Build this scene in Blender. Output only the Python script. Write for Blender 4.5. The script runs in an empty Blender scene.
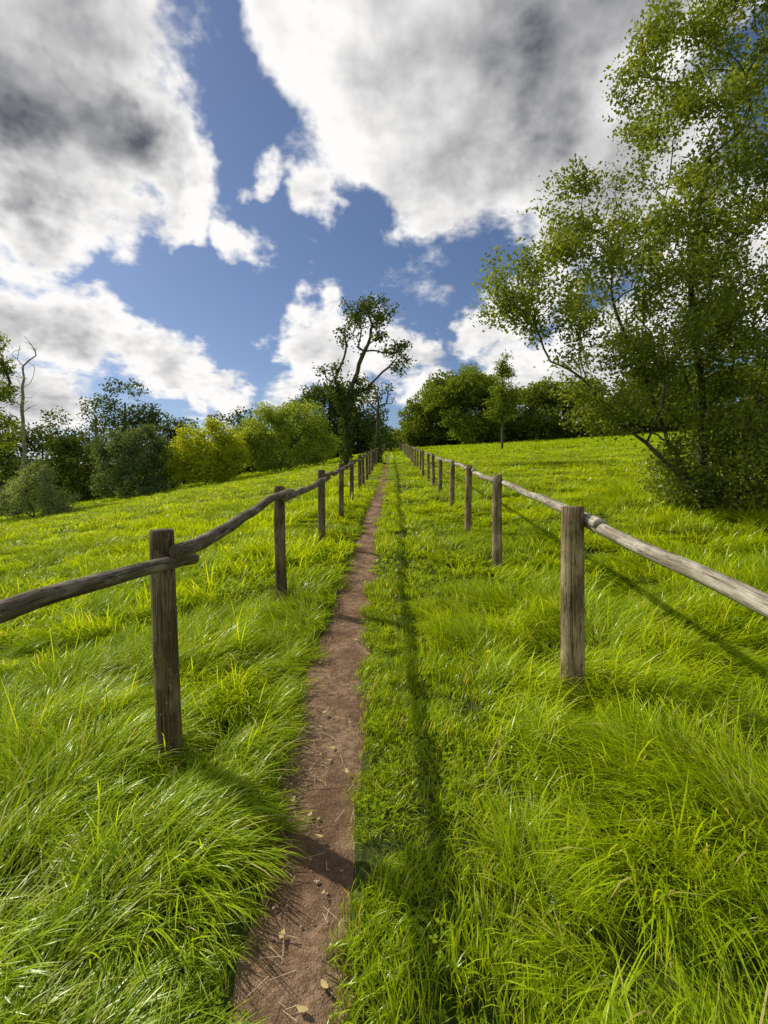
import bpy, math, numpy as np
from mathutils import Vector
rng = np.random.default_rng(7)
scene = bpy.context.scene
scene.view_settings.view_transform='Standard'
scene.view_settings.look='None'
scene.view_settings.exposure=0
F=480.0; PITCH=2.5; S=0.105

# ------------------------------------------------------------ numpy noise
def _h(ix,iy,seed):
    n=(ix.astype(np.int64)*374761393+iy.astype(np.int64)*668265263+seed*974634777)&0x7fffffff
    n=((n^(n>>13))*1274126177)&0x7fffffff
    n=n^(n>>16)
    return (n%100003)/100003.0
def vnoise(x,y,sc,seed=0):
    x=np.asarray(x,float)/sc; y=np.asarray(y,float)/sc
    ix=np.floor(x); iy=np.floor(y); fx=x-ix; fy=y-iy
    fx=fx*fx*(3-2*fx); fy=fy*fy*(3-2*fy)
    a=_h(ix,iy,seed);b=_h(ix+1,iy,seed);c=_h(ix,iy+1,seed);d=_h(ix+1,iy+1,seed)
    return (a*(1-fx)+b*fx)*(1-fy)+(c*(1-fx)+d*fx)*fy-0.5
def sstep(a,b,x):
    t=np.clip((x-a)/(b-a),0,1); return t*t*(3-2*t)
def path_c(y):
    y=np.asarray(y,float)
    return -0.385+0.04*vnoise(y,y*0,2.3,3)*np.clip(1.5-y/80,0.3,1)+0.27*np.exp(-np.clip(y,0,50)*.75)
def path_w(y):
    y=np.asarray(y,float)
    return 0.178-.04*sstep(2.6,1.2,y)+0.06*vnoise(y,y*0+5,0.7,4)+0.03*vnoise(y,y*0+9,0.2,5)
def sat(v,lim,soft):
    return np.where(v<lim, v, lim+soft*(1-np.exp(-np.clip(v-lim,0,1e6)/soft)))
def T(x,y):
    x=np.asarray(x,float); y=np.asarray(y,float)
    g=sat(y,85,14); g=np.where(g<-25,-25,g)
    z=S*g
    l=np.clip(-(x+0.8),0,None); l=sat(l,48,8)
    z=z-0.166*(l*l/(l+0.8))
    r=np.clip(x-1.3,0,None); r=sat(r,60,10)
    z=z+0.062*(r*r/(r+2.0))
    far=sstep(1.0,6.0,np.abs(x+0.1))
    z=z+0.08*vnoise(x,y,3.1,11)*far+0.16*vnoise(x,y,9.0,12)*sstep(3,14,np.abs(x))
    z=z+0.035*vnoise(x,y,0.55,13)*sstep(0.3,1.0,np.abs(x+0.37))
    return z

def new_mesh(name,verts,faces_flat,loop_tot,mat=None,smooth=False):
    me=bpy.data.meshes.new(name)
    verts=np.asarray(verts,np.float32)
    me.vertices.add(len(verts)); me.vertices.foreach_set('co',verts.ravel())
    ff=np.asarray(faces_flat,np.int32).ravel(); lt=np.asarray(loop_tot,np.int32)
    me.loops.add(len(ff)); me.loops.foreach_set('vertex_index',ff)
    me.polygons.add(len(lt))
    ls=np.concatenate([[0],np.cumsum(lt)[:-1]]).astype(np.int32)
    me.polygons.foreach_set('loop_start',ls)
    try: me.polygons.foreach_set('loop_total',lt)
    except Exception: pass
    if smooth: me.polygons.foreach_set('use_smooth',np.ones(len(lt),bool))
    me.update(calc_edges=True); me.validate()
    if mat: me.materials.append(mat)
    return me
def add_obj(name,me,parent=None,coll=None):
    ob=bpy.data.objects.new(name,me)
    (coll or scene.collection).objects.link(ob)
    if parent: ob.parent=parent
    return ob
def grid_faces(nx,ny):
    i=np.arange(nx*ny).reshape(ny,nx)
    return np.stack([i[:-1,:-1],i[:-1,1:],i[1:,1:],i[1:,:-1]],-1).reshape(-1,4)

# ------------------------------------------------------------ node helper
class NT:
    def __init__(s,tree): s.t=tree; s.n=tree.nodes; s.l=tree.links
    def node(s,typ,**kw):
        n=s.n.new(typ)
        for k,v in kw.items(): setattr(n,k,v)
        return n
    def put(s,sock,v):
        if isinstance(v,bpy.types.NodeSocket): s.l.new(v,sock)
        elif v is not None: sock.default_value=v
    def math(s,op,a,b=None,c=None,clamp=False):
        n=s.node('ShaderNodeMath',operation=op,use_clamp=clamp)
        s.put(n.inputs[0],a); s.put(n.inputs[1],b) if b is not None else None
        if c is not None: s.put(n.inputs[2],c)
        return n.outputs[0]
    def vmath(s,op,a,b=None,scale=None):
        n=s.node('ShaderNodeVectorMath',operation=op)
        s.put(n.inputs[0],a)
        if b is not None: s.put(n.inputs[1],b)
        if scale is not None: s.put(n.inputs['Scale'],scale)
        return n.outputs['Value'] if op in('DISTANCE','DOT_PRODUCT','LENGTH') else n.outputs[0]
    def noise(s,vec,scale,detail=4,rough=.55,out=0,dist=0):
        n=s.node('ShaderNodeTexNoise'); s.put(n.inputs['Vector'],vec)
        n.inputs['Scale'].default_value=scale; n.inputs['Detail'].default_value=detail
        n.inputs['Roughness'].default_value=rough; n.inputs['Distortion'].default_value=dist
        return n.outputs[out]
    def mr(s,v,a,b,c=0,d=1,smooth=True):
        n=s.node('ShaderNodeMapRange'); n.interpolation_type='SMOOTHSTEP' if smooth else 'LINEAR'
        s.put(n.inputs[0],v); s.put(n.inputs[1],a); s.put(n.inputs[2],b); s.put(n.inputs[3],c); s.put(n.inputs[4],d)
        return n.outputs[0]
    def mix(s,f,a,b,mode='MIX'):
        n=s.node('ShaderNodeMix',data_type='RGBA',blend_type=mode)
        s.put(n.inputs[0],f)
        for sk,v in((n.inputs[6],a),(n.inputs[7],b)):
            if isinstance(v,bpy.types.NodeSocket): s.l.new(v,sk)
            else: sk.default_value=(*v,1) if len(v)==3 else v
        return n.outputs[2]
    def mul(s,vec,v3): return s.vmath('MULTIPLY',vec,v3)
def new_mat(name):
    m=bpy.data.materials.new(name); m.use_nodes=True; m.node_tree.nodes.clear()
    return m,NT(m.node_tree)
def out(nt,sh):
    o=nt.node('ShaderNodeOutputMaterial'); nt.l.new(sh,o.inputs[0])
def principled(nt,col,rough=.8,spec=.2,normal=None):
    p=nt.node('ShaderNodeBsdfPrincipled'); nt.put(p.inputs['Base Color'],col if isinstance(col,bpy.types.NodeSocket) else (*col,1))
    nt.put(p.inputs['Roughness'],rough); p.inputs['Specular IOR Level'].default_value=spec
    if normal is not None: nt.l.new(normal,p.inputs['Normal'])
    return p.outputs[0]
def bump(nt,h,strength=.5,dist=.01):
    b=nt.node('ShaderNodeBump'); b.inputs['Strength'].default_value=strength; b.inputs['Distance'].default_value=dist
    nt.l.new(h,b.inputs['Height']); return b.outputs[0]
def attr(nt,name): return nt.node('ShaderNodeAttribute',attribute_name=name)

# ------------------------------------------------------------ materials
def leafy(name,dark,light,dry,transl=.45,rough=.55,spec=.25,worldscale=.5):
    m,nt=new_mat(name)
    a=attr(nt,'var'); sep=nt.node('ShaderNodeSeparateColor'); nt.l.new(a.outputs['Color'],sep.inputs[0])
    pos=nt.node('ShaderNodeNewGeometry').outputs['Position']
    n1=nt.noise(pos,worldscale,1)
    f=nt.math('ADD',nt.math('MULTIPLY',sep.outputs[0],.65),nt.math('MULTIPLY',nt.math('SUBTRACT',n1,.3),.6),clamp=True)
    c=nt.mix(f,dark,light)
    c=nt.mix(nt.mr(sep.outputs[2],.955,.97),c,dry)
    c=nt.mix(nt.mr(sep.outputs[1],0,.55,.9,0),c,(dark[0]*.3,dark[1]*.27,dark[2]*.4))  # darkens blade roots: shade in the gaps between grass clumps, painted into the colour
    p=nt.node('ShaderNodeBsdfDiffuse'); nt.l.new(c,p.inputs[0])
    t=nt.node('ShaderNodeBsdfTranslucent')
    tc=nt.mix(1.0,c,(1.2,1.07,.45),'MULTIPLY'); nt.l.new(tc,t.inputs[0])
    mx=nt.node('ShaderNodeMixShader'); mx.inputs[0].default_value=transl
    nt.l.new(p.outputs[0],mx.inputs[1]); nt.l.new(t.outputs[0],mx.inputs[2])
    if spec>0:
        g=nt.node('ShaderNodeBsdfGlossy'); g.inputs['Roughness'].default_value=rough; g.inputs[0].default_value=(.9,.95,.85,1)
        m2=nt.node('ShaderNodeMixShader'); m2.inputs[0].default_value=spec
        nt.l.new(mx.outputs[0],m2.inputs[1]); nt.l.new(g.outputs[0],m2.inputs[2]); out(nt,m2.outputs[0])
    else: out(nt,mx.outputs[0])
    return m
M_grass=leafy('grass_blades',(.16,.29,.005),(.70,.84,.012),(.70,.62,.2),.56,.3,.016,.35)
M_leaf=leafy('leaf_green',(.07,.115,.012),(.34,.41,.045),(.36,.34,.05),.48,.4,.02)
M_leafmid=leafy('leaf_mid',(.075,.115,.014),(.29,.37,.05),(.29,.29,.05),.5,.4,0)
M_leafdark=leafy('leaf_dark',(.035,.062,.015),(.14,.19,.04),(.16,.17,.04),.42,.4,0)
M_leafyel=leafy('leaf_yellow',(.24,.31,.02),(.58,.64,.06),(.5,.48,.07),.58,.4,0)
M_leafwil=leafy('leaf_willow',(.16,.23,.03),(.45,.55,.10),(.4,.42,.08),.56,.4,0)
M_leafgrey=leafy('leaf_greygreen',(.07,.11,.045),(.24,.31,.14),(.25,.27,.15),.4,.4,0)
M_leafpale=leafy('leaf_pale',(.16,.21,.08),(.44,.52,.24),(.4,.42,.24),.45,.4,0)

def bark(name,c1,c2):
    m,nt=new_mat(name)
    pos=nt.node('ShaderNodeNewGeometry').outputs['Position']
    v=nt.mul(pos,(1,1,.3))
    n=nt.noise(v,18,6,.65); n2=nt.noise(pos,2.5,3)
    c=nt.mix(nt.mr(n,.35,.65),c1,c2); c=nt.mix(nt.mr(n2,.5,.7,0,.6),c,(.10,.12,.05))
    out(nt,principled(nt,c,.9,.1,bump(nt,n,.8,.02))); return m
M_bark=bark('bark',(.035,.028,.02),(.12,.10,.075))
M_deadbark=bark('dead_bark',(.16,.14,.12),(.34,.31,.27))

def wood(name,dark,mid,light,moss):
    m,nt=new_mat(name)
    a=attr(nt,'wco').outputs['Vector']
    st=nt.noise(nt.mul(a,(1,1,.055)),70,6,.7)
    cr=nt.noise(nt.mul(a,(1,1,.035)),30,3,.6,dist=.6)
    big=nt.noise(nt.mul(a,(1,1,.6)),7,4,.6)
    crack=nt.mr(nt.math('ABSOLUTE',nt.math('SUBTRACT',cr,.5)),.0,.016,1,0)
    c=nt.mix(nt.mr(st,.3,.7),dark,mid); c=nt.mix(nt.mr(big,.42,.68),c,light)
    c=nt.mix(nt.mr(nt.noise(a,11,5,.7),.52,.68,0,moss),c,(.12,.125,.04))
    c=nt.mix(nt.math('MULTIPLY',crack,.8),c,(.02,.016,.012))
    spots=nt.mr(nt.noise(a,60,2,.5),.66,.74,0,.6)
    c=nt.mix(spots,c,(.42,.41,.35))
    h=nt.math('SUBTRACT',nt.math('MULTIPLY',st,.5),crack)
    out(nt,principled(nt,c,.85,.1,bump(nt,h,.9,.006))); return m
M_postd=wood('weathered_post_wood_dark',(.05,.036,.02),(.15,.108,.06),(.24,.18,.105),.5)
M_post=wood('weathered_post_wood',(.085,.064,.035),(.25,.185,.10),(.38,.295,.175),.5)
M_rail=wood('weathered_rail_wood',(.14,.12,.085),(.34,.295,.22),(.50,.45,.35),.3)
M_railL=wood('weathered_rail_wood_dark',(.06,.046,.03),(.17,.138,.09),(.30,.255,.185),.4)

m,nt=new_mat('meadow_ground'); M_ground=m
pos=nt.node('ShaderNodeNewGeometry').outputs['Position']
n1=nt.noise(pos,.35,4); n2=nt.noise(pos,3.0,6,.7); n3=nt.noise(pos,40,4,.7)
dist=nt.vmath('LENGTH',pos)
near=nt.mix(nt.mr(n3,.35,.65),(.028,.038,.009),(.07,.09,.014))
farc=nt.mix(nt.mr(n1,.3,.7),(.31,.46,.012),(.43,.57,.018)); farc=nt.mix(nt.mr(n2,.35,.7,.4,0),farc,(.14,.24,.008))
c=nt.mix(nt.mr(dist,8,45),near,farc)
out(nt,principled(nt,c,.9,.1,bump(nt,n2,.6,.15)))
m,nt=new_mat('trodden_dirt'); M_dirt=m
pos=nt.node('ShaderNodeNewGeometry').outputs['Position']
a=nt.noise(pos,2.6,5,.65); b=nt.noise(pos,22,6,.7); d=nt.noise(pos,160,3,.6)
v=nt.node('ShaderNodeTexVoronoi'); nt.l.new(pos,v.inputs['Vector']); v.inputs['Scale'].default_value=75
c=nt.mix(nt.mr(a,.38,.62),(.18,.105,.058),(.36,.235,.14)); c=nt.mix(nt.mr(b,.4,.62,0,.8),c,(.135,.078,.043))
c=nt.mix(nt.mr(d,.58,.70,0,.55),c,(.46,.34,.23))
peb=nt.mr(v.outputs['Distance'],.10,.30,1,0)
c=nt.mix(nt.math('MULTIPLY',peb,.25),c,(.38,.30,.21))
h=nt.math('ADD',nt.math('MULTIPLY',b,1.2),nt.math('ADD',nt.math('MULTIPLY',d,.5),nt.math('MULTIPLY',peb,.35)))
out(nt,principled(nt,c,.95,.1,bump(nt,h,1.0,.017)))
def simple(name,col,rough=.8,var=.3,sc=30):
    m,nt=new_mat(name); pos=nt.node('ShaderNodeNewGeometry').outputs['Position']
    n=nt.noise(pos,sc,4); c=nt.mix(n,tuple(k*(1-var) for k in col),tuple(k*(1+var) for k in col))
    out(nt,principled(nt,c,rough,.2)); return m
M_stone=simple('pebble_stone',(.36,.27,.19)); M_dryleaf=simple('dry_leaf',(.42,.33,.14)); M_straw=simple('straw',(.5,.4,.24)); M_yellow=simple('petal_yellow',(.8,.62,.02),.6,.1)

# ------------------------------------------------------------ ground
def sinhgrid(c,step,lo,hi,k):
    def half(L):
        r=[0.0]; s=step
        while r[-1]<L: r.append(r[-1]+s); s=max(step,abs(r[-1])*k)
        return np.array(r)
    a=half(c-lo); b=half(hi-c)
    return np.concatenate([c-a[::-1][:-1],c+b])
gx=sinhgrid(-.34,.035,-700,700,.045); gy=sinhgrid(2.0,.06,-80,900,.022)
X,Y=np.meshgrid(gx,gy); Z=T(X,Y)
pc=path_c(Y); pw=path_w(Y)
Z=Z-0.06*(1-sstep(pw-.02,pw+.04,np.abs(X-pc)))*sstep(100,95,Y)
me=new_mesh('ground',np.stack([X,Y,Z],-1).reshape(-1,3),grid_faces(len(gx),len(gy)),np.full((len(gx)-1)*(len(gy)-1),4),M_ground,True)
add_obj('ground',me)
py=sinhgrid(2.0,.03,-6,94,.02); u=np.linspace(-1,1,25)
U,PY=np.meshgrid(u,py); hw=path_w(PY)+.07; PX=path_c(PY)+U*hw
PZ=T(PX,PY)-.022-.010*np.abs(U)**3+.018*vnoise(PX,PY,.12,21)+.018*vnoise(PX,PY,.35,22)+.007*vnoise(PX,PY,.04,23)
me=new_mesh('dirt_path',np.stack([PX,PY,PZ],-1).reshape(-1,3),grid_faces(25,len(py)),np.full(24*(len(py)-1),4),M_dirt,True)
add_obj('dirt_path',me)
def scatter_blobs(name,N,mat,smin,smax,flat,ymax):
    phi=(1+5**.5)/2
    iv=np.array([(-1,phi,0),(1,phi,0),(-1,-phi,0),(1,-phi,0),(0,-1,phi),(0,1,phi),(0,-1,-phi),(0,1,-phi),(phi,0,-1),(phi,0,1),(-phi,0,-1),(-phi,0,1)])/1.9
    ifc=np.array([(0,11,5),(0,5,1),(0,1,7),(0,7,10),(0,10,11),(1,5,9),(5,11,4),(11,10,2),(10,7,6),(7,1,8),(3,9,4),(3,4,2),(3,2,6),(3,6,8),(3,8,9),(4,9,5),(2,4,11),(6,2,10),(8,6,7),(9,8,1)])
    V=[];Fc=[]
    for i in range(N):
        y=.8+(ymax-.8)*rng.random()**1.8; x=path_c(y)+rng.normal()*.10
        s=smin+(smax-smin)*rng.random()**3
        v=iv*(1+.25*rng.normal(size=(12,1)))*np.array([s,s*rng.uniform(.6,1),s*flat])
        a=rng.random()*6.28; ca,sa=math.cos(a),math.sin(a)
        v=np.stack([v[:,0]*ca-v[:,1]*sa,v[:,0]*sa+v[:,1]*ca,v[:,2]],1)+[x,y,float(T(x,y))-.020+s*flat*.2]
        Fc.append(ifc+len(V)*12); V.append(v)
    me=new_mesh(name,np.concatenate(V),np.concatenate(Fc),np.full(20*N,3),mat,True); add_obj(name,me)
scatter_blobs('gravel',1000,M_stone,.0015,.009,.6,9)
V=[];Fq=[]
for i in range(32):
    y=.9+7*rng.random()**1.5; x=path_c(y)+rng.normal()*.12; s=rng.uniform(.010,.022); a=rng.random()*6.28
    l=np.array([(-s,0,.004),(-.3*s,.5*s,0),(.5*s,.42*s,.002),(s*1.1,0,.006),(.5*s,-.42*s,.003),(-.3*s,-.5*s,0)])
    ca,sa=math.cos(a),math.sin(a)
    l=np.stack([l[:,0]*ca-l[:,1]*sa,l[:,0]*sa+l[:,1]*ca,l[:,2]],1)+[x,y,float(T(x,y))-.006]
    Fq.append(np.arange(6)+6*len(V)); V.append(l)
add_obj('fallen_leaves',new_mesh('fallen_leaves',np.concatenate(V),np.concatenate(Fq),np.full(len(V),6),M_dryleaf))
V=[];Fq=[]
for i in range(200):
    y=.9+6*rng.random()**1.4; x=path_c(y)+rng.normal()*.12; s=rng.uniform(.01,.05); a=rng.random()*6.28; w=.0009
    l=np.array([(-s,-w,.0),(s,-w,.003),(s,w,.003),(-s,w,0)]); ca,sa=math.cos(a),math.sin(a)
    l=np.stack([l[:,0]*ca-l[:,1]*sa,l[:,0]*sa+l[:,1]*ca,l[:,2]],1)+[x,y,float(T(x,y))-.006]
    Fq.append(np.arange(4)+4*len(V)); V.append(l)
add_obj('straw_litter',new_mesh('straw_litter',np.concatenate(V),np.concatenate(Fq),np.full(len(V),4),M_straw))

# ------------------------------------------------------------ grass
tcoll=bpy.data.collections.new('grass_tufts')
TN=[0]; IDS={}
def reg(kind):
    IDS.setdefault(kind,[]).append(TN[0]); TN[0]+=1; return 'grass_tuft_%02d'%(TN[0]-1)
def tuft(kind,n,rad,L0,L1,w,lean,spread,seg):
    name=reg(kind)
    V=[];Fc=[];LT=[];C=[];k=0
    nc=max(1,int(round((rad/.07)**2)))
    ca_=rng.normal(size=nc)*spread*.8; cl_=rng.normal(size=nc)*.22; ch_=rng.uniform(.65,1.15,nc)
    for i in range(n):
        r=rad*math.sqrt(rng.random()); th=rng.random()*6.283; ox,oy=r*math.cos(th),r*math.sin(th)
        q=int((th/6.283*nc+r*7)%nc)
        az=ca_[q]+rng.normal()*spread*.7; L=rng.uniform(L0,L1)*ch_[q]; ln=np.clip(lean+cl_[q]+rng.normal()*.22,.05,1.45)
        ww=w*rng.uniform(.5,1.45); dx,dy=math.cos(az),math.sin(az)
        tw=rng.normal()*.5; px,py_=-math.sin(az+tw),math.cos(az+tw)
        var=rng.random(); dry=rng.random()
        t=np.linspace(0,1,seg+1)
        ang=ln*(0.25+1.25*t**.9)
        ds=L/seg; hx=np.concatenate([[0],np.cumsum(np.sin(ang[1:]))*ds]); hz=np.concatenate([[0],np.cumsum(np.cos(ang[1:]))*ds])
        hz=np.maximum(hz,.012*(t>0)+0*hz)
        base=k
        for j in range(seg+1):
            cx,cy,cz=ox+dx*hx[j],oy+dy*hx[j],hz[j]-.015*(j==0)
            wj=ww*.5*(1-.55*t[j])*(1 if j else .7)
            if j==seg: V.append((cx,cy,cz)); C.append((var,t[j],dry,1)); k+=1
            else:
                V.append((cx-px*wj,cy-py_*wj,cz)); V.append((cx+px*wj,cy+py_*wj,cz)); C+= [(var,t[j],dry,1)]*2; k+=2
        for j in range(seg-1):
            b=base+2*j; Fc+=[b,b+1,b+3,b+2]; LT.append(4)
        b=base+2*(seg-1); Fc+=[b,b+1,b+2]; LT.append(3)
    me=new_mesh(name,V,Fc,LT,M_grass,True)
    ca=me.color_attributes.new('var','FLOAT_COLOR','POINT'); ca.data.foreach_set('color',np.array(C,np.float32).ravel())
    add_obj(name,me,coll=tcoll)
for i in range(7): tuft('A',84,.135,.14,.38,.0064,1.1,.5,4)
for i in range(4): tuft('B',100,.14,.05,.13,.0048,.65,1.5,3)
for i in range(3): tuft('a',24,.06,.12,.30,.0058,1.05,.6,4)
for i in range(2): tuft('b',26,.06,.05,.12,.0046,.65,1.5,3)
for i in range(4): tuft('C',76,.25,.14,.36,.013,1.08,.6,3)
for i in range(2): tuft('D',84,.26,.06,.13,.0115,.65,1.5,2)
for i in range(2): tuft('c',20,.10,.12,.28,.012,1.0,.7,3)
for i in range(2): tuft('d',22,.10,.06,.12,.011,.65,1.5,2)
for i in range(3): tuft('e',56,.46,.16,.32,.03,1.0,1.0,2)
for i in range(2): tuft('f',40,.85,.2,.32,.07,1.0,1.2,2)
for q in range(2):
    V=[];Fc=[];C=[]
    for i in range(18):
        r=.08*math.sqrt(rng.random()); th=rng.random()*6.28; cx,cy=r*math.cos(th),r*math.sin(th); cz=rng.uniform(.03,.08)
        var=rng.random()*.5
        for lf in range(3):
            a=lf*2.094+rng.random()*.4; s=rng.uniform(.007,.012); b=len(V)
            for (u_,v_,w_) in ((0,0,0),(.6,.5,.15),(1.1,.35,.1),(1.1,-.35,.1),(.6,-.5,.15)):
                V.append((cx+s*1.2*(u_*math.cos(a)-v_*math.sin(a)),cy+s*1.2*(u_*math.sin(a)+v_*math.cos(a)),cz+s*w_)); C.append((var,1,.2,1))
            Fc+=list(range(b,b+5))
    nm=reg('g'); me=new_mesh(nm,V,Fc,[5]*(len(V)//5),M_grass); ca=me.color_attributes.new('var','FLOAT_COLOR','POINT'); ca.data.foreach_set('color',np.array(C,np.float32).ravel())
    add_obj(nm,me,coll=tcoll)
posts_xy=[(-1.09,2.30),(1.12,2.97),(-1.11,4.78),(1.33,6.05),(-1.07,7.35),(1.32,8.3)]
PX_=[];RZ=[];SC=[];ID=[]
def pick(kind,n): return np.array(IDS[kind])[rng.integers(0,len(IDS[kind]),n)]
def band(y0,y1,dens,long_,short_,overlap0=0,overlap1=0,mx=3.0,kx=.98,edge=0,clover=0,er=.1):
    xm=kx*y1+mx if edge<=0 else 1.0
    N=int(2*xm*(y1-y0)*dens); x=rng.uniform(-xm,xm,N); y=rng.uniform(y0,y1,N)
    keep=np.abs(x)<kx*np.clip(y,0,None)+mx
    if overlap0: keep&=rng.random(N)<sstep(y0,y0+overlap0,y)
    if overlap1: keep&=rng.random(N)<1-sstep(y1-overlap1,y1,y)
    d=np.abs(x-path_c(y)); pw=path_w(y)+ .11*vnoise(x,y,.15,31)
    if edge==1: keep&=(d>pw-.015)&(d<pw+er+.06)
    elif edge==-1: keep&=(d>pw+er)
    else: keep&=(d>pw+.02)
    x=x[keep];y=y[keep];d=d[keep]; n=len(x)
    inner=(x>-.3)&(x<1.0)
    clump=vnoise(x,y,.33,40)+.6*vnoise(x,y,.7,41)
    H=.78+1.25*clump+.45*vnoise(x,y,1.9,33)
    short=inner&(rng.random(n)<(1-sstep(.30,.8,x+.25*vnoise(x,y,1.2,34))))
    vl=sstep(.14,.60,d)
    H=np.where(x<path_c(y),H*(.42+.58*vl),H)
    H=np.where(short,np.clip(H+.2,.6,1.25),H)
    for (qx,qy) in posts_xy:
        H=H*(.5+.5*sstep(.05,.40,np.hypot(x-qx,(y-qy+.12)*.7)))
    ang=.5+7.0*vnoise(x,y,1.0,35)+3.0*vnoise(x,y,4,36)+3.5*vnoise(x,y,.33,42)+rng.normal(size=n)*.5
    side=np.where(x<path_c(y),math.pi*.9,0.1)
    nearp=(d<.32)&(rng.random(n)<.65)
    ang=np.where(nearp&~short,side+rng.normal(size=n)*1.0,ang)
    idx=np.where(short,pick(short_,n),pick(long_,n))
    if clover: idx=np.where(rng.random(n)<np.where(vnoise(x,y,.5,37)>.14,clover,.01),pick('g',n),idx)
    if long_=='e': H=np.where(short,H*.45,H); H=np.where(d<.7,H*.5,H)
    if long_=='f': H=H*np.where(d>1.0,1,.2)
    PX_.append(np.stack([x,y,T(x,y)],1)); RZ.append(ang)
    s=np.clip(H,.22,1.55); SC.append(np.stack([.6+.4*s,.6+.4*s,s],1)); ID.append(idx)
band(-1.0,5.5,105,'A','B',0,1.5,mx=2.2,edge=-1,er=.09)
band(-1.0,6.0,300,'a','b',0,1.5,mx=2.2,edge=1,er=.10,clover=.06)
band(-.5,5.0,10,'g','g',0,1,mx=1.6)
band(4.0,17,31,'C','D',1.5,4,mx=2.2,edge=-1,er=.17)
band(4.5,20,90,'c','d',1.5,4,mx=2.2,edge=1,er=.17)
band(13,46,9,'e','e',4,8,mx=3)
band(38,96,2.4,'f','f',8,0,mx=5)
P=np.concatenate(PX_);A=np.concatenate(RZ);SCL=np.concatenate(SC);IDX=np.concatenate(ID)
print('grass instances',len(P))
gm=bpy.data.meshes.new('grass'); gm.vertices.add(len(P)); gm.vertices.foreach_set('co',P.astype(np.float32).ravel())
at=gm.attributes.new('rot','FLOAT_VECTOR','POINT')
R=np.stack([rng.normal(size=len(P))*.10,rng.normal(size=len(P))*.10,A],1).astype(np.float32); at.data.foreach_set('vector',R.ravel())
at=gm.attributes.new('scl','FLOAT_VECTOR','POINT'); at.data.foreach_set('vector',SCL.astype(np.float32).ravel())
at=gm.attributes.new('idx','INT','POINT'); at.data.foreach_set('value',IDX.astype(np.int32))
grass=add_obj('grass',gm)
ng=bpy.data.node_groups.new('grass_scatter','GeometryNodeTree')
ng.interface.new_socket('Geometry',in_out='INPUT',socket_type='NodeSocketGeometry'); ng.interface.new_socket('Geometry',in_out='OUTPUT',socket_type='NodeSocketGeometry')
gi=ng.nodes.new('NodeGroupInput'); go=ng.nodes.new('NodeGroupOutput')
ci=ng.nodes.new('GeometryNodeCollectionInfo'); ci.inputs[0].default_value=tcoll; ci.inputs['Separate Children'].default_value=True; ci.inputs['Reset Children'].default_value=True
iop=ng.nodes.new('GeometryNodeInstanceOnPoints'); iop.inputs['Pick Instance'].default_value=True
def na(name,ty):
    n=ng.nodes.new('GeometryNodeInputNamedAttribute'); n.data_type=ty; n.inputs[0].default_value=name
    return [o for o in n.outputs if o.enabled and o.name=='Attribute'][0]
mp=ng.nodes.new('GeometryNodeMeshToPoints')
ng.links.new(gi.outputs[0],mp.inputs[0]); ng.links.new(mp.outputs[0],iop.inputs['Points']); ng.links.new(ci.outputs[0],iop.inputs['Instance'])
ng.links.new(na('idx','INT'),iop.inputs['Instance Index'])
e2r=ng.nodes.new('FunctionNodeEulerToRotation'); ng.links.new(na('rot','FLOAT_VECTOR'),e2r.inputs[0]); ng.links.new(e2r.outputs[0],iop.inputs['Rotation'])
ng.links.new(na('scl','FLOAT_VECTOR'),iop.inputs['Scale']); ng.links.new(iop.outputs[0],go.inputs[0])
md=grass.modifiers.new('scatter','NODES'); md.node_group=ng
def dandelion(x,y,h=.2):
    V=[];Fc=[];LT=[];z=float(T(x,y))
    n=16
    for ring,(r0,r1,zz) in enumerate(((0.002,.014,.0),(0.001,.010,.004))):
        for i in range(n):
            a=6.283*i/n+ring*.2; w=.14; b=len(V)
            V+=[(x+r0*math.cos(a),y+r0*math.sin(a),z+h+zz),(x+r1*math.cos(a-w),y+r1*math.sin(a-w),z+h+zz+.003),(x+r1*math.cos(a+w),y+r1*math.sin(a+w),z+h+zz+.003)]
            Fc+=[b,b+1,b+2]; LT.append(3)
    b=len(V)
    for zz in (0,h):
        for i in range(4): V.append((x+.0015*math.cos(i*1.57),y+.0015*math.sin(i*1.57),z+zz))
    for i in range(4): Fc+=[b+i,b+(i+1)%4,b+4+(i+1)%4,b+4+i]; LT.append(4)
    add_obj('dandelion',new_mesh('dandelion',V,Fc,LT,M_yellow))
dandelion(.62,3.05,.24); dandelion(2.2,4.2,.25); dandelion(-2.0,4.0,.25)

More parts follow.
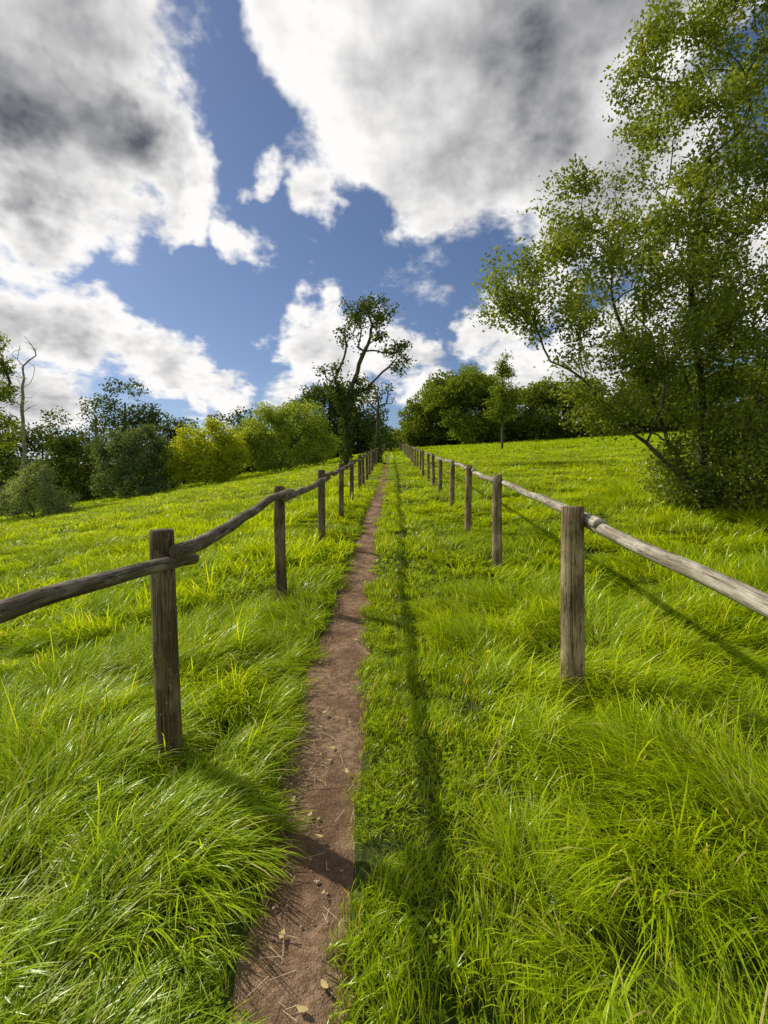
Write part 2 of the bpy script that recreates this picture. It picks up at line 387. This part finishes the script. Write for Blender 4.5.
# ------------------------------------------------------------ fence
def log_mesh(name,pts,radii,mat,sides=20,rough=.05,seed=0,parent=None):
    pts=np.array(pts,float); n=len(pts); rg=np.random.default_rng(seed)
    d=np.gradient(pts,axis=0); d/=np.linalg.norm(d,axis=1)[:,None]
    ref=np.array([0,1.,0]) if abs(d[0,2])>.7 else np.array([0,0,1.])
    a=np.cross(ref,d); a/=np.linalg.norm(a,axis=1)[:,None]; b=np.cross(d,a)
    s=np.concatenate([[0],np.cumsum(np.linalg.norm(np.diff(pts,axis=0),axis=1))])
    th=np.arange(sides)*2*math.pi/sides; off=rg.uniform(0,50,3)
    prof=1+rough*(vnoise(np.cos(th)*1.2,np.sin(th)*1.2,1.0,seed+50)*2)
    V=[];W=[]
    for i in range(n):
        wob=1+rough*1.2*vnoise(th*0+s[i]*1.0,np.cos(th)*.8+np.sin(th)*.4,.35,seed+70)
        r=radii[i]*prof*wob
        V.append(pts[i]+np.outer(np.cos(th)*r,a[i])+np.outer(np.sin(th)*r,b[i]))
        W.append(np.stack([np.cos(th)*.07,np.sin(th)*.07,th*0+s[i]],1)+off)
    F4=[]
    for i in range(n-1):
        for j in range(sides): F4+= [i*sides+j,i*sides+(j+1)%sides,(i+1)*sides+(j+1)%sides,(i+1)*sides+j]
    LT=[4]*((n-1)*sides)
    V=np.concatenate(V);W=np.concatenate(W)
    for end,sg in((0,-1),(n-1,1)):
        c=pts[end]; ring=np.arange(sides)+end*sides
        v2=c+(V[ring]-c)*.88+d[end]*sg*.008; k=len(V)
        V=np.concatenate([V,v2,[c+d[end]*sg*.009]]); W=np.concatenate([W,(W[ring]-off)*.88+off,[off+np.array([0,0,s[end]])]])
        for j in range(sides):
            j2=(j+1)%sides
            q=[ring[j],ring[j2],k+j2,k+j]; t=[k+j,k+j2,k+sides]
            if sg<0: q=q[::-1]; t=t[::-1]
            F4+=q; LT.append(4); F4+=t; LT.append(3)
    me=new_mesh(name,V,F4,LT,mat,True)
    at=me.attributes.new('wco','FLOAT_VECTOR','POINT'); at.data.foreach_set('vector',W.astype(np.float32).ravel())
    return add_obj(name,me,parent=parent)
def post(i,x,y,h,r,parent,lean=(0,0)):
    z=float(T(x,y)); n=11
    t=np.concatenate([np.linspace(0,.96,n),[1.0]])
    pts=[(x+lean[0]*k+.006*math.sin(4*k+i),y+lean[1]*k,z-.25+(h+.25)*k) for k in t]
    rad=[r*(1.06-.08*k) for k in t]; rad[-1]=r*.965
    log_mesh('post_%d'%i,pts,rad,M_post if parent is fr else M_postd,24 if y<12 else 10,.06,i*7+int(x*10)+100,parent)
def rail(i,p0,p1,mids,r0,r1,parent,wob=.02):
    c=np.array([p0]+mids+[p1],float); tc=np.linspace(0,1,len(c))
    if mids:
        L=[np.linalg.norm(c[k+1]-c[k]) for k in range(len(c)-1)]; tc=np.concatenate([[0],np.cumsum(L)])/sum(L)
    t=np.linspace(0,1,26); deg=min(len(c)-1,3)
    pts=np.stack([np.polyval(np.polyfit(tc,c[:,k],deg),t) for k in range(3)],1)
    pts[:,2]+=wob*(vnoise(t*2.7,t*0+i,.5,i+5)+.4*vnoise(t*2.7,t*0+i,.25,i+9))*2*np.sin(np.pi*t)**.5
    pts[:,0]+=wob*(vnoise(t*2.7,t*0+i,.6,i+25))*2*np.sin(np.pi*t)**.5
    rad=[r0+(r1-r0)*k for k in t]
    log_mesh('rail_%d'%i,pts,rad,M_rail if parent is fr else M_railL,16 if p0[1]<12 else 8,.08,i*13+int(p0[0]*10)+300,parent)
fl=bpy.data.objects.new('wooden_fence',None); scene.collection.objects.link(fl)
fr=bpy.data.objects.new('wooden_fence.001',None); scene.collection.objects.link(fr)
LP=[(-1.12,-.35,1.14,.058),(-1.10,2.30,1.18,.057),(-1.11,4.78,1.16,.054),(-1.07,7.35,1.15,.054),(-1.02,9.7,1.13,.054)]
y=12.2
while y<90: LP.append((-1.02+rng.normal()*.02,y,1.13+rng.normal()*.03,.056)); y+=2.45+rng.normal()*.08
RP=[(1.10,-.1,1.15,.058),(1.12,2.97,1.19,.069),(1.33,6.05,1.17,.060),(1.32,8.3,1.16,.056),(1.36,10.9,1.13,.054)]
y=13.4
while y<90: RP.append((1.36+rng.normal()*.02,y,1.12+rng.normal()*.03,.054)); y+=2.5+rng.normal()*.08
for i,(x,y,h,r) in enumerate(LP): post(i,x,y,h,r,fl,(rng.normal()*.012,rng.normal()*.012))
for i,(x,y,h,r) in enumerate(RP): post(i,x,y,h,r,fr,(rng.normal()*.012,rng.normal()*.012))
tz=lambda x,y:float(T(x,y))
rail(0,(-1.03,2.46,S*2.46+1.01),(-1.03,-.6,S*-.6+1.10),[(-1.03,2.15,S*2.15+1.015),(-1.04,1.35,S*1.35+1.16),(-1.03,.5,1.20)],.031,.030,fl,.008)
rail(1,(-1.01,2.22,S*2.22+1.08),(-1.03,4.95,S*4.95+1.07),[(-1.01,3.0,S*3+1.065),(-1.05,4.1,S*4.1+1.09)],.036,.030,fl,.012)
for i in range(2,len(LP)-1):
    a,b=LP[i],LP[i+1]; hz=1.05
    rail(i,(a[0]+.075,a[1]-.15,tz(a[0],a[1])+hz+.02+rng.normal()*.012),(b[0]+.075,b[1]+.15,tz(b[0],b[1])+hz+rng.normal()*.012),[],.036,.032,fl,.022)
rail(0,(1.215,3.15,S*3.15+1.10),(1.19,-.3,S*-.3+1.07),[(1.21,2.0,S*2+1.07),(1.20,1.0,S*1+1.06)],.035,.038,fr,.006)
rail(1,(1.20,2.80,S*2.8+1.115),(1.40,6.2,S*6.2+1.07),[(1.26,4.0,S*4+1.10),(1.34,5.2,S*5.2+1.08)],.035,.032,fr,.012)
for i in range(2,len(RP)-1):
    a,b=RP[i],RP[i+1]; hz=1.07
    rail(i,(a[0]+.07,a[1]-.15,tz(a[0],a[1])+hz+rng.normal()*.012),(b[0]+.07,b[1]+.15,tz(b[0],b[1])+hz+rng.normal()*.012),[],.038,.033,fr,.022)

# ------------------------------------------------------------ trees
def make_tree(name,bx,by,crown,ntips,trunk_r,leafmat,leaves_per=90,leaf=(.05,.03),spread=.22,trunk=None,step=.35,
              seed=1,rtip=.004,alpha=.35,barkm=None,ivy=None,sink=.1,upbias=.15,shell=0.0,Z0=None,tw_cnt=2):
    rg=np.random.default_rng(seed); base=np.array([bx,by,(float(T(bx,by)) if Z0 is None else Z0)-sink])
    w=np.array([c[6] for c in crown],float); w/=w.sum()
    tips=[]
    for c,wi in zip(crown,w):
        n=max(1,int(round(ntips*wi))); v=rg.normal(size=(n,3)); v/=np.linalg.norm(v,axis=1)[:,None]
        rr=rg.random((n,1))**(1/3); rr=shell+(1-shell)*rr
        tips.append(np.array(c[:3])+v*rr*np.array(c[3:6]))
    tips=np.concatenate(tips); tips[:,2]=np.clip(tips[:,2],.15,None)
    order=np.argsort(np.linalg.norm(tips,axis=1)*rg.uniform(.8,1.2,len(tips)))
    nodes=[np.zeros(3)]; par=[-1]; pl=[0.0]
    def addpath(pi,target,ctrl=None):
        p0=nodes[pi]; dd=np.linalg.norm(target-p0); n=max(1,int(math.ceil(dd/step)))
        if ctrl is None:
            dirp=(nodes[pi]-nodes[par[pi]]) if par[pi]>=0 else np.array([0,0,1.]); dirp=dirp/(np.linalg.norm(dirp)+1e-6)
            ctrl=(p0+target)/2+dirp*dd*.18-np.array([0,0,1])*dd*upbias*rg.uniform(-.4,1)
        last=pi
        for k in range(1,n+1):
            t=k/n; p=(1-t)**2*p0+2*t*(1-t)*ctrl+t*t*target+rg.normal(size=3)*step*.07*(k<n)
            nodes.append(p); par.append(last); pl.append(pl[last]+np.linalg.norm(p-nodes[last])); last=len(nodes)-1
        return last
    for tr in (trunk or []):
        cur=0
        for q in tr: cur=addpath(cur,np.array(q,float))
    for o in order:
        t=tips[o]; N=np.array(nodes); d=np.linalg.norm(N-t,axis=1)
        cost=d+alpha*np.array(pl)+.6*np.clip(N[:,2]-t[2]+.1,0,None)
        if trunk: cost[0]+=100
        addpath(int(np.argmin(cost)),t)
    N=np.array(nodes); par=np.array(par); n=len(N); cnt=np.zeros(n); ch=np.bincount(par[1:],minlength=n)
    cnt[ch==0]=1
    for i in range(n-1,0,-1): cnt[par[i]]+=cnt[i]
    e=math.log(trunk_r/rtip)/math.log(max(cnt[0],2)); rad=rtip*cnt**e
    seg=np.arange(1,n); dirs=np.zeros((n,3)); dirs[1:]=N[1:]-N[par[1:]]; dirs/=np.linalg.norm(dirs,axis=1)[:,None]+1e-9; dirs[0]=(0,0,1)
    mainc=np.full(n,-1)
    for i in range(1,n):
        p=par[i]
        if mainc[p]<0 or cnt[i]>cnt[mainc[p]]: mainc[p]=i
    nd=dirs.copy(); has=mainc>=0; nd[has]+=dirs[mainc[has]]; nd/=np.linalg.norm(nd,axis=1)[:,None]+1e-9
    sides=7 if trunk_r<.5 and ntips>250 else 5
    th=np.arange(sides)*2*math.pi/sides
    def ring(c,d,r):
        ref=np.array([.32,.87,.1]); a=np.cross(d,ref); a/=np.linalg.norm(a,axis=1)[:,None]+1e-9; b=np.cross(d,a)
        return c[:,None,:]+r[:,None,None]*(np.cos(th)[None,:,None]*a[:,None,:]+np.sin(th)[None,:,None]*b[:,None,:])
    ismain=mainc[par[seg]]==seg
    d0=np.where(ismain[:,None],nd[par[seg]],dirs[seg]); r0=np.where(ismain,rad[par[seg]],rad[seg]*1.15)
    R0=ring(N[par[seg]],d0,r0); R1=ring(N[seg],nd[seg],rad[seg])
    V=np.concatenate([R0,R1],1).reshape(-1,3)+base
    k=np.arange(len(seg))[:,None]*2*sides; j=np.arange(sides)[None,:]; j2=(j+1)%sides
    Fc=np.stack([k+j,k+j2,k+sides+j2,k+sides+j],-1).reshape(-1,4)
    ob=add_obj(name,new_mesh(name,V,Fc,np.full(len(Fc),4),barkm or M_bark,True))
    if leaves_per>0 or ivy:
        Ls=[];VA=[]
        if leaves_per>0:
            tw=np.where(cnt<=tw_cnt)[0]; tot=int(leaves_per*ntips)
            clus=rg.random(n); wgt=.25+rg.random(n)**1.5; pick=rg.choice(tw,tot,p=wgt[tw]/wgt[tw].sum()); f=rg.random((tot,1))
            pos=N[pick]*(f)+N[np.maximum(par[pick],0)]*(1-f)+rg.normal(size=(tot,3))*spread*np.array([1,1,.75])
            Ls.append(pos); VA.append(np.clip(clus[pick]*.6+rg.random(tot)*.4,0,1))
        if ivy:
            tw=np.where((cnt>ivy[0])&(N[:,2]<ivy[1]))[0]; pick=rg.choice(tw,ivy[2]); f=rg.random((ivy[2],1))
            pos=N[pick]*f+N[np.maximum(par[pick],0)]*(1-f)+rg.normal(size=(ivy[2],3))*ivy[3]; ivn=ivy[2]
            Ls.append(pos); VA.append(rg.random(ivn)*.4)
        pos=np.concatenate(Ls); va=np.concatenate(VA); m_=len(pos)
        pos[:,2]=np.clip(pos[:,2],.12,None)
        nor=rg.normal(size=(m_,3))+np.array([0,0,.7]); nor/=np.linalg.norm(nor,axis=1)[:,None]
        a=np.cross(nor,rg.normal(size=(m_,3))); a/=np.linalg.norm(a,axis=1)[:,None]; b=np.cross(nor,a)
        sz=rg.uniform(.6,1.3,(m_,1)); l=leaf[0]*sz*.5; ww=leaf[1]*sz*.5
        pos=pos+base
        q=np.stack([pos-a*l,pos-a*l*.1+b*ww+nor*ww*.3,pos+a*l,pos-a*l*.1-b*ww+nor*ww*.3],1).reshape(-1,3)
        lm=new_mesh(name+'_foliage',q,np.arange(4*m_),np.full(m_,4),leafmat)
        C=np.stack([va,np.ones(m_),rg.random(m_),np.ones(m_)],1).astype(np.float32); C=np.repeat(C,4,0)
        ca=lm.color_attributes.new('var','FLOAT_COLOR','POINT'); ca.data.foreach_set('color',C.ravel())
        add_obj('foliage',lm,parent=ob)
    return ob
def wx(px,d): return (px-392)/480*d

crown=[(-.9,0,4.3,1.8,1.8,1.7,1.35),(-.1,0,6.4,1.6,1.6,1.6,1.0),(1.3,0,4.0,1.9,2.0,2.2,1.9),(.2,0,8.5,1.6,1.3,1.2,.65),(1.6,0,6.6,1.4,1.4,1.6,.85),
       (-3.0,0,4.2,1.35,1.0,.75,.42),(-1.7,0,2.6,1.3,1.2,.9,.8),(.6,0,1.1,1.7,1.2,1.1,3.0),(-1.1,0,8.0,.9,.9,.8,.22),(2.4,0,2.2,1.5,1.5,1.8,1.8),(-2.4,.2,5.4,1.1,.9,.9,.32),(-.4,0,3.0,1.2,1.2,1.0,.7),(-3.7,0,3.95,.5,.4,.3,.07)]
make_tree('large_tree',5.75,8.9,crown,1080,.13,M_leaf,118,(.074,.044),.145,
   trunk=[[(-.15,0,.5),(-.7,.1,1.6),(-1.3,.1,3.0),(-1.8,0,4.2)],[(.05,.1,.6),(-.1,0,2.0),(-.3,.1,4.0),(-.1,0,6.5)],[(.2,-.1,.5),(.7,0,1.6),(1.1,0,3.2)],[(-.2,-.2,.4),(-1.2,-.2,1.4),(-2.3,0,2.6)],[(.1,-.1,.4),(-.2,-.2,1.5),(-.6,-.1,3.0)]],
   step=.28,seed=5,rtip=.0035,alpha=.3)
d=30; make_tree('ivy_clad_tree',wx(347,d),d,[(1.4,0,9.8,1.8,1.5,1.1,1.2),(.1,0,8.2,.9,.9,.8,.35),(2.8,0,7.8,1.3,1.1,.9,.5),(-.9,0,6.6,.9,.9,.8,.3),(-.7,0,5.3,1.0,.9,.6,.3),(3.2,0,6.6,.8,.8,.6,.2),(.9,0,5.5,.8,.8,.8,.3)],
   120,.21,M_leafdark,28,(.19,.12),.22,trunk=[[(0,0,1.5),(.05,0,3.2),(.3,0,5.2),(1.1,0,7.4),(1.6,0,9.0)],[(0,0,2.5),(-.5,0,4.6),(-.7,0,5.8)]],step=.5,seed=8,rtip=.02,alpha=.3,ivy=(9,5.2,2000,.2))
d=33; make_tree('bare_tree',wx(377,d),d,[(0,0,4.4,1.2,1,1.2,1),(.6,0,5.2,1.0,.8,.9,.6)],45,.13,M_leafdark,5,(.18,.12),.15,trunk=[[(0,0,1.5),(.1,0,3),(.1,0,4.3)]],step=.4,seed=9,rtip=.016,ivy=(6,2.2,600,.25))
d=46
make_tree('willow_bush',wx(205,d),d,[(-1.2,0,3.4,2.0,2.5,2.4,1),(1.2,0,3.8,2.1,2.5,2.6,1),(2.7,0,2.8,1.6,2,2.2,.7),(-2.6,0,2.2,1.4,1.5,1.8,.5),(0,-.5,1.4,3.2,2,1.3,.9)],240,.12,M_leafyel,75,(.27,.12),.36,step=.8,seed=11,rtip=.02)
d=48
make_tree('willow_bush',wx(280,d),d+1,[(-2,0,4.2,2.4,2.5,3.0,1),(1.4,0,4.9,2.4,2.5,3.2,1.1),(3.8,0,3.6,1.8,2,2.5,.8),(-3.6,0,3.2,1.6,1.6,2.2,.5),(0,-.5,1.5,4.4,2,1.4,1.1)],330,.15,M_leafwil,75,(.28,.11),.38,step=.8,seed=12,rtip=.02)
d=46
make_tree('hawthorn_tree',wx(134,d),d,[(0,0,3.6,3.4,3.2,3.4,1.5),(1.6,0,4.9,2.2,2.3,2.2,.5),(-1.8,0,4.7,2.1,2.2,2.0,.5),(0,0,1.4,4.2,3.4,1.8,1.0)],300,.2,M_leafgrey,80,(.22,.14),.3,step=.8,seed=13,rtip=.02,shell=.35)
d=33
make_tree('pale_shrub',wx(32,d),d,[(0,0,1.9,1.8,1.5,1.6,1),(-1.4,0,1.4,1.2,1.2,1.1,.5),(1.5,0,1.2,1.2,1.2,1.1,.5),(.3,0,3.2,1.1,1.0,.9,.35)],190,.1,M_leafpale,75,(.14,.075),.22,step=.5,seed=14,rtip=.012)
d=48
make_tree('dead_tree',wx(20,d),d,[(.4,0,15.5,1.4,1.2,2.8,1),(-.8,0,13,1.2,1.2,2.0,.6),(1.0,0,11.5,.8,.8,1.0,.2)],42,.17,M_leaf,0,trunk=[[(0,0,3),(.1,0,7),(.05,0,11),(.3,0,15)]],step=.9,seed=15,rtip=.024,barkm=M_deadbark)
d=42
make_tree('ash_tree',wx(-26,d),d,[(0,0,12.5,3.0,3,3.6,1),(0,0,8,3.2,3,2.8,1),(.4,0,16,2.2,2.2,1.8,.5)],230,.3,M_leafmid,50,(.26,.15),.36,trunk=[[(0,0,3),(0,0,7),(.2,0,11)]],step=.9,seed=16,rtip=.02)
d=48
make_tree('young_tree',wx(501,d),d,[(0,0,6.2,1.3,1.3,2.6,1),(.8,0,4.6,1.6,1.4,1.5,.6),(-.8,0,4.2,1.1,1,1.1,.4),(.2,0,8.6,.6,.6,1.1,.2)],130,.13,M_leafmid,60,(.2,.12),.26,trunk=[[(0,0,2),(.1,0,4.5),(0,0,7)]],step=.6,seed=17,rtip=.018)

def woodland(name,items,mat,seed,leaf=(.5,.34)):
    rg=np.random.default_rng(seed); P_=[];VA=[];TR=[]
    for (px,d,w,h,dens,zoff) in items:
        x=wx(px,d); z=float(T(x,d))+zoff; nb=int(16+8*rg.random())
        for b in range(nb):
            ph=rg.random()*6.28; hh=rg.random()**1.1; rr=w*.5*math.sqrt(max(0,1-(hh*1.1-.25)**2))*math.sqrt(rg.random())*.85
            br=w*.5*rg.uniform(.24,.44); br=min(br,h*.45)
            c=np.array([x+rr*math.cos(ph),d+rr*math.sin(ph),z+h*(.05+.85*hh)])
            n=int(dens*br*br*80); v=rg.normal(size=(n,3)); v/=np.linalg.norm(v,axis=1)[:,None]
            v*= (.55+.5*rg.random((n,1)))*br*(1+.3*np.sin(v[:,:1]*5+b)*np.cos(v[:,2:3]*4)); v[:,2]*=.8
            p=c+v; P_.append(p); VA.append(np.clip(.2+.5*rg.random()+.35*rg.random(n)-.15,0,1))
        if h>5: TR.append((x,d,z,h,w))
    pos=np.concatenate(P_); va=np.concatenate(VA); m_=len(pos)
    nor=rg.normal(size=(m_,3))+np.array([0,0,.8]); nor/=np.linalg.norm(nor,axis=1)[:,None]
    a=np.cross(nor,rg.normal(size=(m_,3))); a/=np.linalg.norm(a,axis=1)[:,None]; b=np.cross(nor,a)
    sz=rg.uniform(.5,1.3,(m_,1)); l=leaf[0]*sz*.5; ww=leaf[1]*sz*.5
    q=np.stack([pos-a*l,pos+b*ww,pos+a*l,pos-b*ww],1).reshape(-1,3)
    lm=new_mesh(name+'_foliage',q,np.arange(4*m_),np.full(m_,4),mat)
    C=np.stack([va,np.ones(m_),rg.random(m_)*.9,np.ones(m_)],1).astype(np.float32); C=np.repeat(C,4,0)
    ca=lm.color_attributes.new('var','FLOAT_COLOR','POINT'); ca.data.foreach_set('color',C.ravel())
    V=[];Fc=[]
    for (x,d,z,h,w) in TR:
        r=h*.02; k=len(V)
        for zz,rr in((-1,r*1.2),(h*.75,r*.4)):
            for j in range(6): V.append((x+rr*math.cos(j*1.047),d+rr*math.sin(j*1.047),z+zz))
        for j in range(6): Fc+=[k+j,k+(j+1)%6,k+6+(j+1)%6,k+6+j]
    ob=add_obj(name,new_mesh(name,V,Fc,[4]*(len(Fc)//4),M_bark,True)); add_obj('foliage',lm,parent=ob)
hedge=[(px,97+((px*7)%9),15,4.2,1.2,-.3) for px in range(400,900,38)]
woodland('distant_trees',[(460,92,17,16,1.4,0),(448,95,13,12.5,1.3,0),(430,98,13,11,1.2,0),(412,104,9,7.5,1.2,0),(482,90,13,13,1.3,0),(505,98,14,11.5,1.2,0),(530,94,13,10.5,1.2,0),(552,92,13,11,1.2,0),(580,90,13,10.5,1.2,0),(612,90,14,11,1,0),(650,88,15,11,1,0),(690,88,15,12,1,0),(735,90,16,12,1,0),(780,90,16,13,1,0),(830,90,16,13,1,0),(440,112,14,12,1,0)]+hedge,M_leafmid,31)
hedgeL=[(px,66+((px*5)%9),13,5.0,1.1,-.3) for px in range(-120,390,34)]
woodland('woodland',[(x,d,w,h,1,z) for x,d,w,h,z in[(-90,70,16,17,0),(-40,72,16,16,0),(5,74,14,15,0),(40,74,13,13,0),(70,78,13,15,0),(95,84,12,19,0),(125,84,14,21,0),(150,84,10,16,0),(178,82,10,13,0),(200,84,9,9,0),(-10,58,10,9,0),(75,62,9,9,0),(100,66,9,8,0),(330,74,12,14,0),(352,80,11,13,0),(372,90,9,9,0),(305,80,10,13,0),(230,88,12,12,0),(265,88,12,12,0),(-60,50,12,9,0),(168,62,6,6,0)]]+hedgeL,M_leafdark,32,(.42,.28))

# ------------------------------------------------------------ camera
cam=bpy.data.cameras.new('camera'); co=bpy.data.objects.new('camera',cam); scene.collection.objects.link(co)
co.location=(0,0,1.6); co.rotation_euler=(math.radians(90-PITCH),0,math.radians(.95))
cam.sensor_width=36; cam.lens=F/1024*36; cam.clip_end=3000; cam.clip_start=.05
scene.camera=co

# ------------------------------------------------------------ light
SAZ=math.radians(-60); SEL=math.radians(39)
sd=Vector((math.sin(SAZ)*math.cos(SEL),math.cos(SAZ)*math.cos(SEL),math.sin(SEL)))
sun=bpy.data.lights.new('sun','SUN'); sun.energy=5.0; sun.angle=math.radians(.5); sun.color=(1,.95,.84)
so=bpy.data.objects.new('sun',sun); scene.collection.objects.link(so); so.rotation_euler=(-sd).to_track_quat('-Z','Y').to_euler()

# ------------------------------------------------------------ sky
w=bpy.data.worlds.new('World'); scene.world=w; w.use_nodes=True; w.node_tree.nodes.clear()
w.cycles.sampling_method='NONE'
Rm=co.rotation_euler.to_matrix()
def pdir(px,py):
    v=Rm@Vector(((px-384)/F,-(py-512)/F,-1)); v.normalize(); return v
nt=NT(w.node_tree)
V0=nt.node('ShaderNodeTexCoord').outputs['Generated']
warp=nt.vmath('SCALE',nt.vmath('SUBTRACT',nt.noise(V0,3.6,5,.62,out=1),(.5,.5,.5)),scale=.34)
VW=nt.vmath('ADD',V0,warp)
blobs=[(20,60,150,1.1),(115,120,115,1.1),(60,190,90,.9),(165,190,65,.9),(60,-60,165,1.1),(180,240,32,.7),
 (300,0,85,.9),(400,60,140,1.1),(520,60,190,1.2),(440,150,90,1.0),(360,100,75,.9),(620,-60,220,1.1),(640,170,150,1.0),(560,210,75,.95),(720,260,120,.9),(420,-160,220,1.0),
 (238,262,44,.72),(318,215,48,.70),(262,185,38,.66),
 (20,310,66,.95),(90,340,72,1.0),(165,378,58,1.0),(225,400,42,.9),(20,390,80,1.0),
 (310,345,52,.95),(350,372,50,.95),(405,355,52,.95),(430,392,46,.8),(490,335,50,.9),(520,380,50,.9),(530,280,60,.85),(620,360,90,.9),(290,395,42,.7)]
def build(lst,warpv,k=1.45):
    acc=None
    for c,r,wt in lst:
        d=nt.vmath('DISTANCE',warpv,tuple(c)); f=nt.mr(d,0,r*k,wt,0)
        acc=f if acc is None else nt.math('SMOOTH_MAX',acc,f,.22)
    return acc
def tolist(bl):
    L=[]
    for px,py,r,wt in bl:
        c=pdir(px,py); e=pdir(px+r,py); e2=pdir(px,py+r); L.append((c,.5*((e-c).length+(e2-c).length),wt))
    return L
bl=tolist(blobs)+[(Vector(c).normalized(),r,wt) for c,r,wt in [((-.7,-.5,.5),.5,1),((.5,-.7,.5),.5,1),((.95,-.1,.25),.3,1),((0,-.2,1),.4,.9)]]
acc=build(bl,VW)
dk=build(tolist([(20,140,180,.95),(150,130,120,.95),(150,205,60,.9),(80,20,120,.7),(520,50,170,.75),(640,60,180,.75),(60,365,100,.65),(150,400,60,.55),(380,40,80,.5),(600,200,110,.5)]),VW,1.5)
sx=nt.node('ShaderNodeSeparateXYZ'); nt.l.new(V0,sx.inputs[0])
den=nt.math('ADD',nt.math('MAXIMUM',sx.outputs[2],0),.25)
pv=nt.vmath('SCALE',V0,scale=nt.math('DIVIDE',1,den))
def nz(v,det):
    return nt.math('ADD',nt.math('MULTIPLY',nt.noise(v,2.1,det,.62),1.5),nt.math('MULTIPLY',nt.noise(v,7.5,max(2,det-3),.64),.48))
NA=nz(pv,8)
NB=nz(nt.vmath('ADD',pv,(-.085,-.02,.06)),5)
D0=nt.math('ADD',acc,nt.math('SUBTRACT',NA,.99))
cover=nt.mr(D0,.29,.58)
relief=nt.math('SUBTRACT',NA,NB)
thick=nt.mr(D0,.48,1.05)
br=nt.math('ADD',1.0,nt.math('MULTIPLY',relief,1.35))
br=nt.math('SUBTRACT',br,nt.math('MULTIPLY',thick,.18))
br=nt.math('SUBTRACT',br,nt.math('MULTIPLY',nt.math('MULTIPLY',dk,thick),.86))
br=nt.mr(br,-.05,1.0,.0,1.0,smooth=False)
cc=nt.mix(br,(.115,.125,.15),(1.0,.985,.97))
sky=nt.node('ShaderNodeTexSky'); sky.sky_type='NISHITA'; sky.sun_disc=False; sky.sun_elevation=SEL; sky.sun_rotation=SAZ; sky.ozone_density=3.0; sky.dust_density=.5; sky.air_density=1.0
skc=nt.mix(1.0,sky.outputs[0],(.084,.083,.090),'MULTIPLY')
col=nt.mix(cover,skc,cc)
bg=nt.node('ShaderNodeBackground'); nt.l.new(col,bg.inputs[0]); bg.inputs[1].default_value=1.0
ow=nt.node('ShaderNodeOutputWorld'); nt.l.new(bg.outputs[0],ow.inputs[0])
